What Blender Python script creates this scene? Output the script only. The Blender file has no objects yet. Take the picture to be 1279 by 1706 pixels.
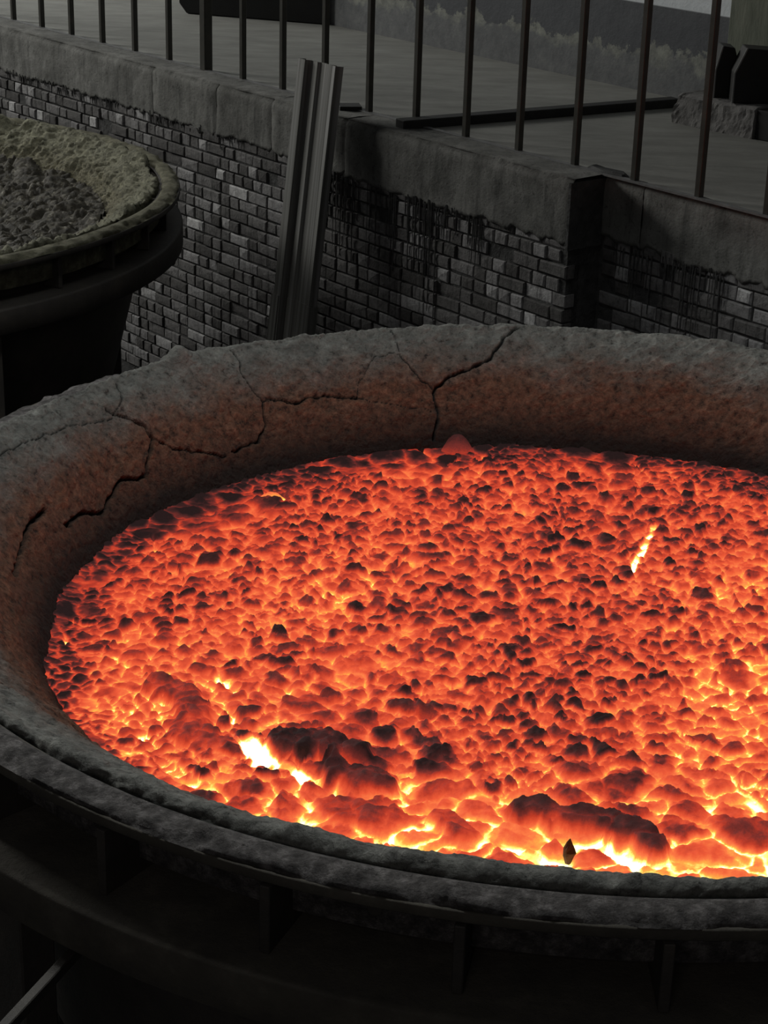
import bpy, math, random
import numpy as np
from mathutils import Vector, Matrix

sc = bpy.context.scene
C = sc.collection
PI = math.pi
random.seed(7)
rng = np.random.default_rng(11)

# ---------------------------------------------------------------- camera
F, PITCH, ROLL, CAMZ = 3104.2, 0.39088, 0.029594, 1.54
W_, H_ = 1279.0, 1706.0
cp, sp, cr, sr = math.cos(PITCH), math.sin(PITCH), math.cos(ROLL), math.sin(ROLL)
FWD = np.array([0, cp, -sp]); _u = np.array([0, sp, cp]); _r = np.array([1.0, 0, 0])
RT = _r * cr + _u * sr
UP = _u * cr - _r * sr
cam = bpy.data.cameras.new('camera')
camo = bpy.data.objects.new('camera', cam); C.objects.link(camo)
cam.sensor_fit = 'VERTICAL'; cam.sensor_height = 36.0; cam.lens = F / H_ * 36.0
cam.clip_start = 0.05; cam.clip_end = 200
M = Matrix.Identity(4)
for i in range(3):
    M[i][0] = RT[i]; M[i][1] = UP[i]; M[i][2] = -FWD[i]
M[2][3] = CAMZ
camo.matrix_world = M
sc.camera = camo

# ---------------------------------------------------------------- light, world, exposure
world = bpy.data.worlds.new('hall_air'); sc.world = world
world.use_nodes = True
bgn = world.node_tree.nodes['Background']
bgn.inputs['Color'].default_value = (0.85, 0.95, 1.0, 1)
bgn.inputs['Strength'].default_value = 0.022

def area(name, loc, target, sx, sy, power, col):
    l = bpy.data.lights.new(name, 'AREA'); l.shape = 'RECTANGLE'
    l.size = sx; l.size_y = sy; l.energy = power; l.color = col
    o = bpy.data.objects.new(name, l); C.objects.link(o)
    o.location = loc
    o.rotation_euler = (Vector(target) - Vector(loc)).to_track_quat('-Z', 'Y').to_euler()
    return o
# daylight through the high windows at the far left end of the bay and over the raised floor
area('window_daylight', (-10.5, 14.5, 4.6), (0.3, 7.0, -0.2), 4.5, 2.6, 800, (1.0, 0.99, 0.93))
# added fill lights out of view: spots over the pots, panel behind the camera
def pot_fill(loc, power, half, col):
    l = bpy.data.lights.new('pot_fill_spot', 'SPOT'); l.energy = power; l.color = col; l.spot_size = math.radians(half * 2); l.spot_blend = .45; l.shadow_soft_size = .35
    o = bpy.data.objects.new('pot_fill_spot', l); C.objects.link(o); o.location = loc     # added fill spot pointing straight down, cone kept off the wall
pot_fill((-0.1, 4.6, 3.6), 250, 36, (0.96, 1.0, 0.98))
pot_fill((-2.9, 8.1, 3.6), 150, 33, (1.0, 1.0, 0.93))
area('rear_fill', (-1.5, -4.5, 3.5), (0, 3.0, -0.6), 2.5, 1.5, 24, (1.0, 0.9, 0.85))  # added fill from behind the camera for the near flanges
area('window_daylight', (7.0, 13.0, 4.5), (1.5, 9.5, 0.0), 2.5, 2.0, 110, (0.9, 0.96, 1.0))

sc.view_settings.view_transform = 'Standard'
sc.view_settings.look = 'None'
sc.view_settings.gamma = 1.0
sc.view_settings.use_curve_mapping = False
sc.view_settings.exposure = 0.0

# ---------------------------------------------------------------- geometry of the place
def ray(x, y):
    return FWD + RT * (x - 639.5) / F - UP * (y - 853.0) / F
def at_z(x, y, z):                       # pixel seen on the horizontal plane z
    d = ray(x, y); k = (z - CAMZ) / d[2]
    return np.array([d[0] * k, d[1] * k, z])
def project(P):
    Q = P - np.array([0, 0, CAMZ]); z = Q @ FWD
    return 639.5 + F * (Q @ RT) / z, 853.0 - F * (Q @ UP) / z, z
WO = np.array([-2.23076, 11.02342])      # foot of the leftmost baluster
WD = np.array([0.632349, -0.774684])     # along the pit wall, towards the right
WN = np.array([-0.774684, -0.632349])    # out of the wall, into the pit
def wp(s, off, z):
    q = WO + WD * s + WN * off
    return (q[0], q[1], z)
def on_wall(x, y, off=0.0):              # pixel on the wall plane -> (s, z)
    r = ray(x, y); k = (WO @ WN + off) / (r[:2] @ WN)
    P = r * k
    return (P[:2] - WO) @ WD, P[2] + CAMZ
POT = np.array([0.497, 4.405]); POT2 = np.array([-2.72, 7.94])
RIMZ = -0.26; LAVAZ = -0.590; PITZ = -2.45
PROUD = 0.18

# ---------------------------------------------------------------- helpers
def tag(o, label=None, cat=None, group=None, kind=None):
    if label: o['label'] = label
    if cat: o['category'] = cat
    if group: o['group'] = group
    if kind: o['kind'] = kind
    return o
def empty(name, loc, label, cat, group=None):
    o = bpy.data.objects.new(name, None); C.objects.link(o)
    o.location = tuple(float(v) for v in loc); o.empty_display_size = 0.1
    return tag(o, label, cat, group)
def mesh_np(name, V, Fq, mat=None, smooth=False, attrs=None):
    me = bpy.data.meshes.new(name)
    V = np.asarray(V, np.float32); Fq = np.asarray(Fq, np.int32)
    me.vertices.add(len(V)); me.vertices.foreach_set('co', V.ravel())
    n, k = Fq.shape
    me.loops.add(n * k); me.loops.foreach_set('vertex_index', Fq.ravel())
    me.polygons.add(n); me.polygons.foreach_set('loop_start', np.arange(n, dtype=np.int32) * k)
    me.polygons.foreach_set('loop_total', np.full(n, k, np.int32))
    me.polygons.foreach_set('use_smooth', np.full(n, smooth, bool))
    me.update(calc_edges=True); me.validate()
    for an, arr in (attrs or {}).items():
        a = me.attributes.new(an, 'FLOAT', 'POINT'); a.data.foreach_set('value', np.asarray(arr, np.float32))
    if mat: me.materials.append(mat)
    return me
def link(name, me, parent=None, loc=None, rotz=None):
    o = bpy.data.objects.new(name, me); C.objects.link(o)
    if parent: o.parent = parent
    if loc is not None: o.location = loc
    if rotz is not None: o.rotation_euler = (0, 0, rotz)
    return o
class MB:
    def __init__(s): s.v = []; s.f = []; s.t = []
    def add(s, vs, fs, tone=0.5):
        b = len(s.v); s.v += [tuple(map(float, v)) for v in vs]; s.f += [tuple(b + i for i in f) for f in fs]
        s.t += [tone] * len(vs); return s
    def box(s, c, ax, ay, az, tone=0.5):      # centre and three half-axis vectors
        c, ax, ay, az = map(lambda q: np.array(q, float), (c, ax, ay, az))
        vs = [c + ax * i + ay * j + az * k for k in (-1, 1) for j in (-1, 1) for i in (-1, 1)]
        fs = [(0, 2, 3, 1), (4, 5, 7, 6), (0, 1, 5, 4), (2, 6, 7, 3), (0, 4, 6, 2), (1, 3, 7, 5)]
        if np.dot(np.cross(ax, ay), az) < 0: fs = [f[::-1] for f in fs]
        return s.add(vs, fs, tone)
    def prism(s, base, top, tone=0.5):        # two polygons of equal length
        n = len(base)
        fs = [tuple(range(n))[::-1], tuple(range(n, 2 * n))] + [(i, (i + 1) % n, n + (i + 1) % n, n + i) for i in range(n)]
        return s.add(list(base) + list(top), fs, tone)
    def tube(s, p, q, r0, r1=None, n=12, tone=0.5):
        p, q = np.array(p, float), np.array(q, float); r1 = r0 if r1 is None else r1
        d = (q - p) / np.linalg.norm(q - p); a = np.cross(d, [0, 0, 1] if abs(d[2]) < .9 else [1, 0, 0]); a /= np.linalg.norm(a); b = np.cross(d, a)
        an = [2 * PI * i / n for i in range(n)]
        return s.prism([p + (a * math.cos(t) + b * math.sin(t)) * r0 for t in an], [q + (a * math.cos(t) + b * math.sin(t)) * r1 for t in an], tone)
    def mesh(s, name, mat, bevel=0.0, smooth=False):
        me = bpy.data.meshes.new(name); me.from_pydata(s.v, [], s.f); me.update()
        a = me.attributes.new('tone', 'FLOAT', 'POINT'); a.data.foreach_set('value', s.t)
        if bevel:
            import bmesh
            bm = bmesh.new(); bm.from_mesh(me)
            bmesh.ops.bevel(bm, geom=bm.edges[:], offset=bevel, segments=1, affect='EDGES')
            bmesh.ops.recalc_face_normals(bm, faces=bm.faces[:])
            bm.to_mesh(me); bm.free()
        if smooth: me.polygons.foreach_set('use_smooth', [True] * len(me.polygons))
        if mat: me.materials.append(mat)
        return me

# numpy value noise --------------------------------------------------
def vnoise(x, y, seed=0):
    xi = np.floor(x).astype(np.int64); yi = np.floor(y).astype(np.int64)
    fx = x - xi; fy = y - yi; fx = fx * fx * (3 - 2 * fx); fy = fy * fy * (3 - 2 * fy)
    def h(a, b):
        n = (a * 374761393 + b * 668265263 + seed * 1274126177) & 0xffffffff
        n = ((n ^ (n >> 13)) * 1274126177) & 0xffffffff
        return ((n ^ (n >> 16)) & 0xffff) / 65535.0
    a = h(xi, yi); b = h(xi + 1, yi); c = h(xi, yi + 1); d = h(xi + 1, yi + 1)
    return (a * (1 - fx) + b * fx) * (1 - fy) + (c * (1 - fx) + d * fx) * fy * 1.0
def fbm(x, y, seed=0, o=4):
    s = 0; a = 0.5; t = 0
    for i in range(o):
        s = s + a * vnoise(x, y, seed + i * 17); t += a; a *= 0.5; x = x * 2.03 + 5.1; y = y * 2.03 + 1.7
    return s / t
def sstep(a, b, x):
    t = np.clip((x - a) / (b - a), 0, 1); return t * t * (3 - 2 * t)

# ---------------------------------------------------------------- materials
def mat(name):
    m = bpy.data.materials.new(name); m.use_nodes = True
    nt = m.node_tree; nt.nodes.clear()
    out = nt.nodes.new('ShaderNodeOutputMaterial'); b = nt.nodes.new('ShaderNodeBsdfPrincipled')
    nt.links.new(b.outputs[0], out.inputs[0])
    return m, nt, b
def N(nt, t, **kw):
    n = nt.nodes.new('ShaderNode' + t)
    for k, v in kw.items():
        if k.startswith('i_'): n.inputs[k[2:].replace('_', ' ')].default_value = v
        else: setattr(n, k, v)
    return n
def ramp(nt, fac, stops):
    r = nt.nodes.new('ShaderNodeValToRGB'); e = r.color_ramp.elements
    e.remove(e[1]); e[0].position = stops[0][0]; e[0].color = (*stops[0][1], 1)
    for p, c in stops[1:]:
        k = e.new(p); k.color = (*c, 1)
    nt.links.new(fac, r.inputs[0]); return r.outputs[0]
def noise(nt, vec, scale, detail=6, rough=0.6, out='Fac'):
    n = N(nt, 'TexNoise'); n.inputs['Scale'].default_value = scale; n.inputs['Detail'].default_value = detail
    n.inputs['Roughness'].default_value = rough
    if vec is not None: nt.links.new(vec, n.inputs['Vector'])
    return n.outputs[out]
def math_(nt, op, a, b=None, clamp=False):
    n = N(nt, 'Math', operation=op, use_clamp=clamp)
    for i, q in enumerate((a, b)):
        if q is None: continue
        if isinstance(q, (int, float)): n.inputs[i].default_value = q
        else: nt.links.new(q, n.inputs[i])
    return n.outputs[0]
def mixc(nt, fac, a, b, mode='MIX'):
    n = N(nt, 'Mix', data_type='RGBA', blend_type=mode)
    for i, q in ((0, fac), (6, a), (7, b)):
        if isinstance(q, (int, float)): n.inputs[i].default_value = q
        elif isinstance(q, tuple): n.inputs[i].default_value = (*q, 1)
        else: nt.links.new(q, n.inputs[i])
    return n.outputs[2]
def wpos(nt): return N(nt, 'NewGeometry').outputs['Position']
def scaled(nt, vec, s, rot=None):
    n = N(nt, 'Mapping'); n.inputs['Scale'].default_value = s
    if rot: n.inputs['Rotation'].default_value = rot
    nt.links.new(vec, n.inputs['Vector']); return n.outputs[0]
def bump(nt, b, h, strength=0.4, dist=0.01):
    n = N(nt, 'Bump'); n.inputs['Strength'].default_value = strength; n.inputs['Distance'].default_value = dist
    nt.links.new(h, n.inputs['Height']); nt.links.new(n.outputs[0], b.inputs['Normal'])
def basic(name, stops, scale=8, rough=0.85, detail=8, bs=0.4, bd=0.005, bscale=None, metal=0.0, stretch=None):
    m, nt, b = mat(name)
    v = wpos(nt)
    if stretch: v = scaled(nt, v, stretch)
    f = noise(nt, v, scale, detail, 0.65)
    nt.links.new(ramp(nt, f, stops), b.inputs['Base Color'])
    b.inputs['Roughness'].default_value = rough; b.inputs['Metallic'].default_value = metal
    bump(nt, b, noise(nt, v, bscale or scale * 5, 6, 0.7), bs, bd)
    return m
def g(v, w=(1, 1, 1)): return (v * w[0], v * w[1], v * w[2])

M_concrete = basic('floor_concrete', [(.3, g(.22, (1, 1, .93))), (.55, g(.30, (1, 1, .93))), (.75, g(.37, (1, 1, .94)))], 3.2, .8, 9, .35, .006, 30, stretch=(1, 2.4, 1))
M_pit = basic('pit_ground', [(.3, g(.03)), (.7, g(.07))], 2, .95)
M_plinth = basic('plinth_concrete', [(.3, g(.16, (1, .97, .95))), (.7, g(.30, (1, .97, .95)))], 12, .9, 8, .8, .01, 40)
M_black = basic('black_steel', [(.3, g(.006)), (.7, g(.014))], 10, .6, 5, .2, .002)
M_edge = basic('worn_edge', [(.3, g(.18)), (.7, g(.3))], 10, .6, 5, .2, .002)
M_bar = basic('railing_paint', [(.3, (.030, .030, .024)), (.62, (.050, .048, .040)), (.8, (.09, .06, .045))], 14, .42, 7, .3, .002, 60, 0.0)
M_rail = basic('rail_strip', [(.3, g(.10)), (.7, g(.2))], 20, .6)
M_beam = basic('dark_beam', [(.3, g(.012)), (.7, g(.03))], 10, .7)
M_shell = basic('pot_cast_iron', [(.25, (.030, .026, .024)), (.55, (.055, .048, .042)), (.8, (.085, .070, .055))], 7, .62, 9, .5, .004, 45)
M_dusty = basic('dusty_iron', [(.25, (.05, .044, .038)), (.55, (.085, .076, .062)), (.8, (.15, .135, .11))], 9, .9, 9, .6, .005, 60)

# long profile steel
m, nt, b = mat('galvanised_profile'); M_profile = m
v = scaled(nt, N(nt, 'TexCoord').outputs['Object'], (60, 60, 0.7))
f = noise(nt, v, 1.0, 5, .6)
nt.links.new(ramp(nt, f, [(.3, g(.11, (1, 1, .93))), (.5, g(.21, (1, 1, .95))), (.7, g(.36, (1, 1, 1)))]), b.inputs['Base Color'])
b.inputs['Roughness'].default_value = .55; b.inputs['Metallic'].default_value = .25
bump(nt, b, f, .3, .003)

# bricks: tone attribute + soot streaks running down
m, nt, b = mat('grey_brick'); M_brick = m
a = N(nt, 'Attribute', attribute_name='tone'); P = wpos(nt)
base = ramp(nt, a.outputs['Fac'], [(0, (.07, .066, .064)), (.45, (.19, .184, .184)), (.8, (.34, .334, .34)), (1, (.58, .575, .58))])
n1 = noise(nt, P, 38, 7, .7)
c = mixc(nt, 1.0, base, ramp(nt, n1, [(.3, g(.45)), (.5, g(.95)), (.75, g(1.25))]), 'MULTIPLY')
st = noise(nt, scaled(nt, P, (46, 46, 2.0)), 1.0, 4, .6)
c = mixc(nt, 1.0, c, ramp(nt, st, [(.34, g(.5)), (.46, g(1.0))]), 'MULTIPLY')
nt.links.new(c, b.inputs['Base Color']); b.inputs['Roughness'].default_value = .9
bump(nt, b, noise(nt, P, 90, 6, .7), .8, .006)

m, nt, b = mat('mortar'); M_mortar = m
P = wpos(nt)
nt.links.new(ramp(nt, noise(nt, P, 20, 6), [(.3, g(.03)), (.7, g(.085))]), b.inputs['Base Color']); b.inputs['Roughness'].default_value = .95
bump(nt, b, noise(nt, P, 60, 6), .8, .01)

# cast coping concrete with stains running down
m, nt, b = mat('coping_concrete'); M_coping = m
P = wpos(nt)
c1 = ramp(nt, noise(nt, P, 4.5, 9, .7), [(.3, g(.10, (1, 1, .93))), (.5, g(.175, (1, 1, .94))), (.72, g(.28, (1, 1, .95)))])
st = noise(nt, scaled(nt, P, (22, 22, 2.2)), 1.0, 6, .65)
c1 = mixc(nt, 1.0, c1, ramp(nt, st, [(.32, g(.55)), (.5, g(1.0)), (.8, g(1.1))]), 'MULTIPLY')
sp_ = noise(nt, P, 70, 4, .6)
c1 = mixc(nt, 1.0, c1, ramp(nt, sp_, [(.30, g(.5)), (.42, g(1.0))]), 'MULTIPLY')
nt.links.new(c1, b.inputs['Base Color']); b.inputs['Roughness'].default_value = .92
bump(nt, b, noise(nt, P, 35, 9, .75), .7, .008)

# painted back wall: grey dado with peeled band, white above
m, nt, b = mat('painted_wall'); M_back = m
P = wpos(nt); sep = N(nt, 'SeparateXYZ'); nt.links.new(P, sep.inputs[0]); z = sep.outputs[2]
nz = noise(nt, P, 5.0, 8, .65); nz2 = noise(nt, P, 14, 8, .7)
white = ramp(nt, nz2, [(.3, (.60, .64, .68)), (.7, (.74, .78, .82))])
paint = ramp(nt, nz, [(.3, (.070, .074, .085)), (.7, (.095, .10, .11))])
worn = ramp(nt, nz2, [(.3, (.10, .105, .11)), (.55, (.15, .155, .16)), (.75, (.20, .205, .20))])
plast = ramp(nt, nz2, [(.35, (.16, .165, .15)), (.7, (.33, .34, .30))])
zz = math_(nt, 'ADD', z, math_(nt, 'MULTIPLY', math_(nt, 'SUBTRACT', nz, .5), .30))
def step(val, e, w=.004):
    n = N(nt, 'MapRange'); n.inputs['From Min'].default_value = e - w; n.inputs['From Max'].default_value = e + w
    nt.links.new(val, n.inputs['Value']); return n.outputs[0]
c = mixc(nt, step(zz, .17, .02), worn, plast)
zz2 = math_(nt, 'ADD', z, math_(nt, 'MULTIPLY', math_(nt, 'SUBTRACT', noise(nt, P, 4.0, 9, .7), .5), .42))
c = mixc(nt, step(zz2, .215, .006), c, paint)
c = mixc(nt, step(z, .415, .003), c, white)
nt.links.new(c, b.inputs['Base Color']); b.inputs['Roughness'].default_value = .8
bump(nt, b, nz2, .5, .01)
M_pillar = basic('pillar_plaster', [(.3, (.10, .115, .085)), (.55, (.17, .185, .145)), (.8, (.24, .255, .20))], 5, .85, 8, .4, .006, 30, stretch=(3, 3, .7))

# the slag lining inside the pot
def lining_mat(name, upper, rust, deep, amt):
    m, nt, b = mat(name)
    P = wpos(nt); h = N(nt, 'Attribute', attribute_name='depth').outputs['Fac']     # 0 crest, 1 slag level
    ck = N(nt, 'Attribute', attribute_name='crack').outputs['Fac']
    n1 = noise(nt, P, 6, 9, .72); n2 = noise(nt, P, 42, 8, .75); n3 = noise(nt, P, 13, 6, .7)
    up = ramp(nt, n3, [(.3, g(.55, upper)), (.55, g(1.0, upper)), (.75, g(1.35, upper))])
    ru = ramp(nt, n2, [(.28, g(.45, rust)), (.5, g(1.0, rust)), (.72, g(1.5, rust))])
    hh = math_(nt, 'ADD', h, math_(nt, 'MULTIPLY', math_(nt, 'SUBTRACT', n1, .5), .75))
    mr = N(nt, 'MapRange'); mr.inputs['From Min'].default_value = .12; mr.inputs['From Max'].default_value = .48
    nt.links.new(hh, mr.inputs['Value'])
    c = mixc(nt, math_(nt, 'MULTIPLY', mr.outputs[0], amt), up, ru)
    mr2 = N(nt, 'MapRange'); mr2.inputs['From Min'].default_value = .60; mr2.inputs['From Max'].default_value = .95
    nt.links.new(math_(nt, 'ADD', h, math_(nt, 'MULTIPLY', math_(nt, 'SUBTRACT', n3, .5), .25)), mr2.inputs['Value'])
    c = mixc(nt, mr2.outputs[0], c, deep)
    c = mixc(nt, 1.0, c, ramp(nt, n2, [(.34, g(.22)), (.44, g(.8)), (.56, g(1.05)), (.72, g(1.5))]), 'MULTIPLY')
    c = mixc(nt, ck, c, (.004, .003, .003))
    nt.links.new(c, b.inputs['Base Color']); b.inputs['Roughness'].default_value = .88
    bump(nt, b, math_(nt, 'ADD', n2, math_(nt, 'MULTIPLY', noise(nt, P, 120, 4), .5)), 1.0, .018)
    return m
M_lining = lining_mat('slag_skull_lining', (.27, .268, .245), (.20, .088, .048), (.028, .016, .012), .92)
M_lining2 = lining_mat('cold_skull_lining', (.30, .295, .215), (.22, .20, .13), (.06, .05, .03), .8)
M_rimcrust = basic('rim_crust', [(.34, (.05, .044, .043)), (.5, (.125, .113, .11)), (.64, (.27, .25, .245))], 34, .9, 9, 1.0, .02, 110)
M_rimcrust2 = basic('cold_rim_crust', [(.28, (.05, .045, .025)), (.5, (.12, .115, .075)), (.72, (.24, .23, .16))], 22, .9, 9, .9, .01, 80)
M_cold = basic('cold_slag', [(.3, (.010, .008, .005)), (.52, (.030, .024, .013)), (.62, (.10, .09, .065)), (.72, (.42, .40, .35))], 24, .7, 8, .9, .012, 60)

# glowing slag: colour follows the heat stored on the crust
m, nt, b = mat('molten_slag'); M_lava = m
P = wpos(nt)
heat = N(nt, 'Attribute', attribute_name='warmth').outputs['Fac']
hn = noise(nt, P, 70, 5, .65); hn2 = noise(nt, P, 230, 3, .6)
hh = math_(nt, 'ADD', heat, math_(nt, 'MULTIPLY', math_(nt, 'SUBTRACT', hn, .5), .16))
hh = math_(nt, 'ADD', hh, math_(nt, 'MULTIPLY', math_(nt, 'SUBTRACT', hn2, .5), .07))
col = ramp(nt, hh, [(0.0, (.012, .005, .005)), (.14, (.050, .012, .011)), (.27, (.17, .022, .017)), (.40, (.50, .040, .018)),
                    (.55, (.83, .095, .034)), (.68, (.98, .19, .055)), (.80, (1.0, .42, .065)), (.91, (1.0, .72, .16)), (1.0, (1.0, .86, .42))])
stn = N(nt, 'MapRange'); stn.inputs['From Min'].default_value = .80; stn.inputs['From Max'].default_value = 1.25
stn.inputs['To Min'].default_value = 1.0; stn.inputs['To Max'].default_value = 5.0
nt.links.new(hh, stn.inputs['Value'])
b.inputs['Base Color'].default_value = (.018, .012, .012, 1); b.inputs['Roughness'].default_value = .75; b.inputs['Specular IOR Level'].default_value = .1
nt.links.new(col, b.inputs['Emission Color']); nt.links.new(stn.outputs[0], b.inputs['Emission Strength'])
bump(nt, b, hn2, .5, .003)

# ================================================================= structure
# raised floor behind the pit wall
mb = MB()
q = [wp(-9, -.025, 0), wp(9, -.025, 0), wp(9, -7, 0), wp(-9, -7, 0)]
mb.prism([(a_[0], a_[1], -.25) for a_ in q], [(a_[0], a_[1], 0.0) for a_ in q])
tag(link('floor', mb.mesh('floor', M_concrete)), 'raised grey concrete floor behind the railing', kind='structure')
mb = MB()
q = [(-14, -1, 0), (9, -1, 0), (9, 20, 0), (-14, 20, 0)]
mb.prism([(a_[0], a_[1], PITZ - .1) for a_ in q], [(a_[0], a_[1], PITZ) for a_ in q])
tag(link('pit_floor', mb.mesh('pit_floor', M_pit)), kind='structure')

# back wall of the raised floor
bw = [at_z(x, y, 0) for x, y in ((607, 52), (640, 61), (790, 94), (960, 127), (1066, 151))]
bp = np.array([p[:2] for p in bw]); A_ = np.polyfit(bp[:, 1], bp[:, 0], 1)
def bwp(y): return np.array([A_[0] * y + A_[1], y])
b0, b1 = bwp(17.0), bwp(5.5); bd = (b1 - b0) / np.linalg.norm(b1 - b0); bn = np.array([bd[1], -bd[0]])
if bn @ (np.array([0, 0]) - b0) < 0: bn = -bn
BD, BN = bd, bn
mb = MB()
c0 = (b0 + b1) / 2 - bn * .15
mb.box((c0[0], c0[1], 1.6), (*(bd * np.linalg.norm(b1 - b0) / 2), 0), (*(bn * .15), 0), (0, 0, 1.6))
tag(link('wall_back', mb.mesh('wall_back', M_back)), kind='structure')

# ---------------------------------------------------------------- pit wall
EDGE_S = on_wall(945, 420, PROUD)[0]
S0, S1 = -3.0, 8.0
wall = link('wall_right', None)
tag(wall, 'grey brick pit wall under the railing', kind='structure')
bpy.data.objects.remove(wall)
mb = MB()
def wbox(mb, s0, s1, o0, o1, z0, z1, tone=.5):
    c = np.array(wp((s0 + s1) / 2, (o0 + o1) / 2, (z0 + z1) / 2))
    return mb.box(c, (*(WD * (s1 - s0) / 2), 0), (*(WN * (o1 - o0) / 2), 0), (0, 0, (z1 - z0) / 2), tone)
wbox(mb, S0, EDGE_S - .008, -.3, PROUD - .022, PITZ - .05, -.012)
wbox(mb, EDGE_S - .008, S1, -.3, -.022, PITZ - .05, -.012)
wbox(mb, S0, EDGE_S - .008, .1, PROUD - .010, PITZ - .05, -.22)
wbox(mb, EDGE_S - .008, S1, -.2, -.010, PITZ - .05, -.22)
wall = tag(link('wall_right', mb.mesh('wall_right', M_mortar)), 'grey brick pit wall under the railing', kind='structure')

# coping blocks: cast concrete band with a ragged lower edge
def coping(s0, s1, off, zb, seed, rag=.02):
    n = max(6, int((s1 - s0) / .018)); k = 16
    S = np.linspace(s0, s1, n)
    zlow = -zb + (fbm(S * 9, S * 0 + seed, seed) - .5) * 2.4 * rag + (vnoise(S * 45, S * 0, seed + 3) - .5) * 1.6 * rag
    V = []; prof = []
    for j in range(k):
        t = j / (k - 1)
        prof.append(t)
    T = np.array(prof)
    SS, TT = np.meshgrid(S, T, indexing='ij')
    Z = 0.0 + TT * zlow[:, None]
    d = (fbm(SS * 7, Z * 7, seed + 5, 5) - .5) * .016 + (fbm(SS * 40, Z * 40, seed + 9, 3) - .5) * .006
    O = off + .004 + d
    O = O - .02 * np.clip(1 - TT / .12, 0, 1) ** 2
    edge = np.minimum((SS - s0), (s1 - SS)); O = O - .004 * np.clip(1 - edge / .012, 0, 1)
    front = np.stack([WO[0] + WD[0] * SS + WN[0] * O, WO[1] + WD[1] * SS + WN[1] * O, Z], -1)
    # top surface rows going back to the railing line
    rows = []
    back = [.0, .35, .7, 1.0]
    for t in back[::-1]:
        Ob = (off - .012) * (1 - t) + (-.02) * t
        zt = .004 + (fbm(S * 12, S * 0 + t * 9, seed + 21) - .5) * .012
        rows.append(np.stack([WO[0] + WD[0] * S + WN[0] * Ob, WO[1] + WD[1] * S + WN[1] * Ob, zt], -1))
    under = []
    for dd in (.0, .04):
        Oo = O[:, -1] - .02 - dd
        under.append(np.stack([WO[0] + WD[0] * S + WN[0] * Oo, WO[1] + WD[1] * S + WN[1] * Oo, zlow + .004], -1))
    G = np.concatenate([np.stack(rows, 1), front, np.stack(under, 1)], 1)
    a, bb = G.shape[:2]
    idx = np.arange(a * bb).reshape(a, bb)
    Fq = np.stack([idx[:-1, :-1], idx[:-1, 1:], idx[1:, 1:], idx[1:, :-1]], -1).reshape(-1, 4)
    V = G.reshape(-1, 3)
    # end caps
    me = mesh_np('coping_block', V, Fq, M_coping, True)
    o = link('coping_block', me, wall)
    capm = MB()
    return o
joints = [S0] + [on_wall(x, y, PROUD)[0] for x, y in ((255, 175), (361, 200), (452, 230), (575, 240))] + [EDGE_S]
for i in range(len(joints) - 1):
    coping(joints[i] + .0015, joints[i + 1] - .0015, PROUD, .238 if i < 4 else .258, 31 + i, .014)
jr = [EDGE_S] + [on_wall(x, y, 0)[0] for x, y in ((1069, 360),)] + [S1]
for i in range(len(jr) - 1):
    coping(jr[i] + .0015, jr[i + 1] - .0015, 0.0, .25, 51 + i, .02)
mb = MB()                                   # end face of the proud section, its shade put in as dark mortar colour
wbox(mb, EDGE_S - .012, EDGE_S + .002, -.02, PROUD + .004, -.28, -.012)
link('end_face_shade', mb.mesh('end_face_shade', M_mortar), wall)

# bricks -------------------------------------------------------------
CH, BL, BH = .059, .157, .0785
def brick_mesh(L, tone, seed):
    r = random.Random(seed); mb = MB()
    l, h, d = L / 2 - .0038, CH / 2 - .0038, .05
    j = lambda a: r.uniform(-a, a)
    q0 = [(-l + j(.003), -h + j(.002)), (l + j(.003), -h + j(.002)), (l + j(.003), h + j(.002)), (-l + j(.003), h + j(.002))]
    ch = r.uniform(.003, .006)
    def lay(q, y, s): return [(x - math.copysign(s, x), y, z - math.copysign(s, z)) for x, z in q]
    ring0 = lay(q0, -d, 0); ring1 = lay(q0, -ch, 0); ring2 = lay([(x + j(.002), z + j(.0015)) for x, z in q0], j(.0015), ch)
    vs = ring0 + ring1 + ring2
    cx = (j(.02), .0015 + j(.0015), j(.008)); vs.append(cx)
    fs = []
    for a in (0, 4):
        for i in range(4):
            fs.append((a + i, a + (i + 1) % 4, a + 4 + (i + 1) % 4, a + 4 + i))
    fs += [(8 + i, 8 + (i + 1) % 4, 12) for i in range(4)]
    mb.add(vs, fs, tone)
    return mb
tones = [.04, .12, .2, .28, .36, .44, .5, .58, .66, .76, .88, 1.0]
weights = [2, 3, 4, 4, 4, 4, 4, 3, 3, 2.4, 1.5, .8]
MB_st = [[brick_mesh(BL, t, 100 + i * 3 + k) for k in range(2)] for i, t in enumerate(tones)]
MB_hd = [[brick_mesh(BH, t, 300 + i * 3 + k) for k in range(2)] for i, t in enumerate(tones)]
ME_st = [[q.mesh('brick', M_brick) for q in r] for r in MB_st]
ME_hd = [[q.mesh('brick', M_brick) for q in r] for r in MB_hd]
phi = math.atan2(WD[1], WD[0])               # local x along the wall
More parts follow.
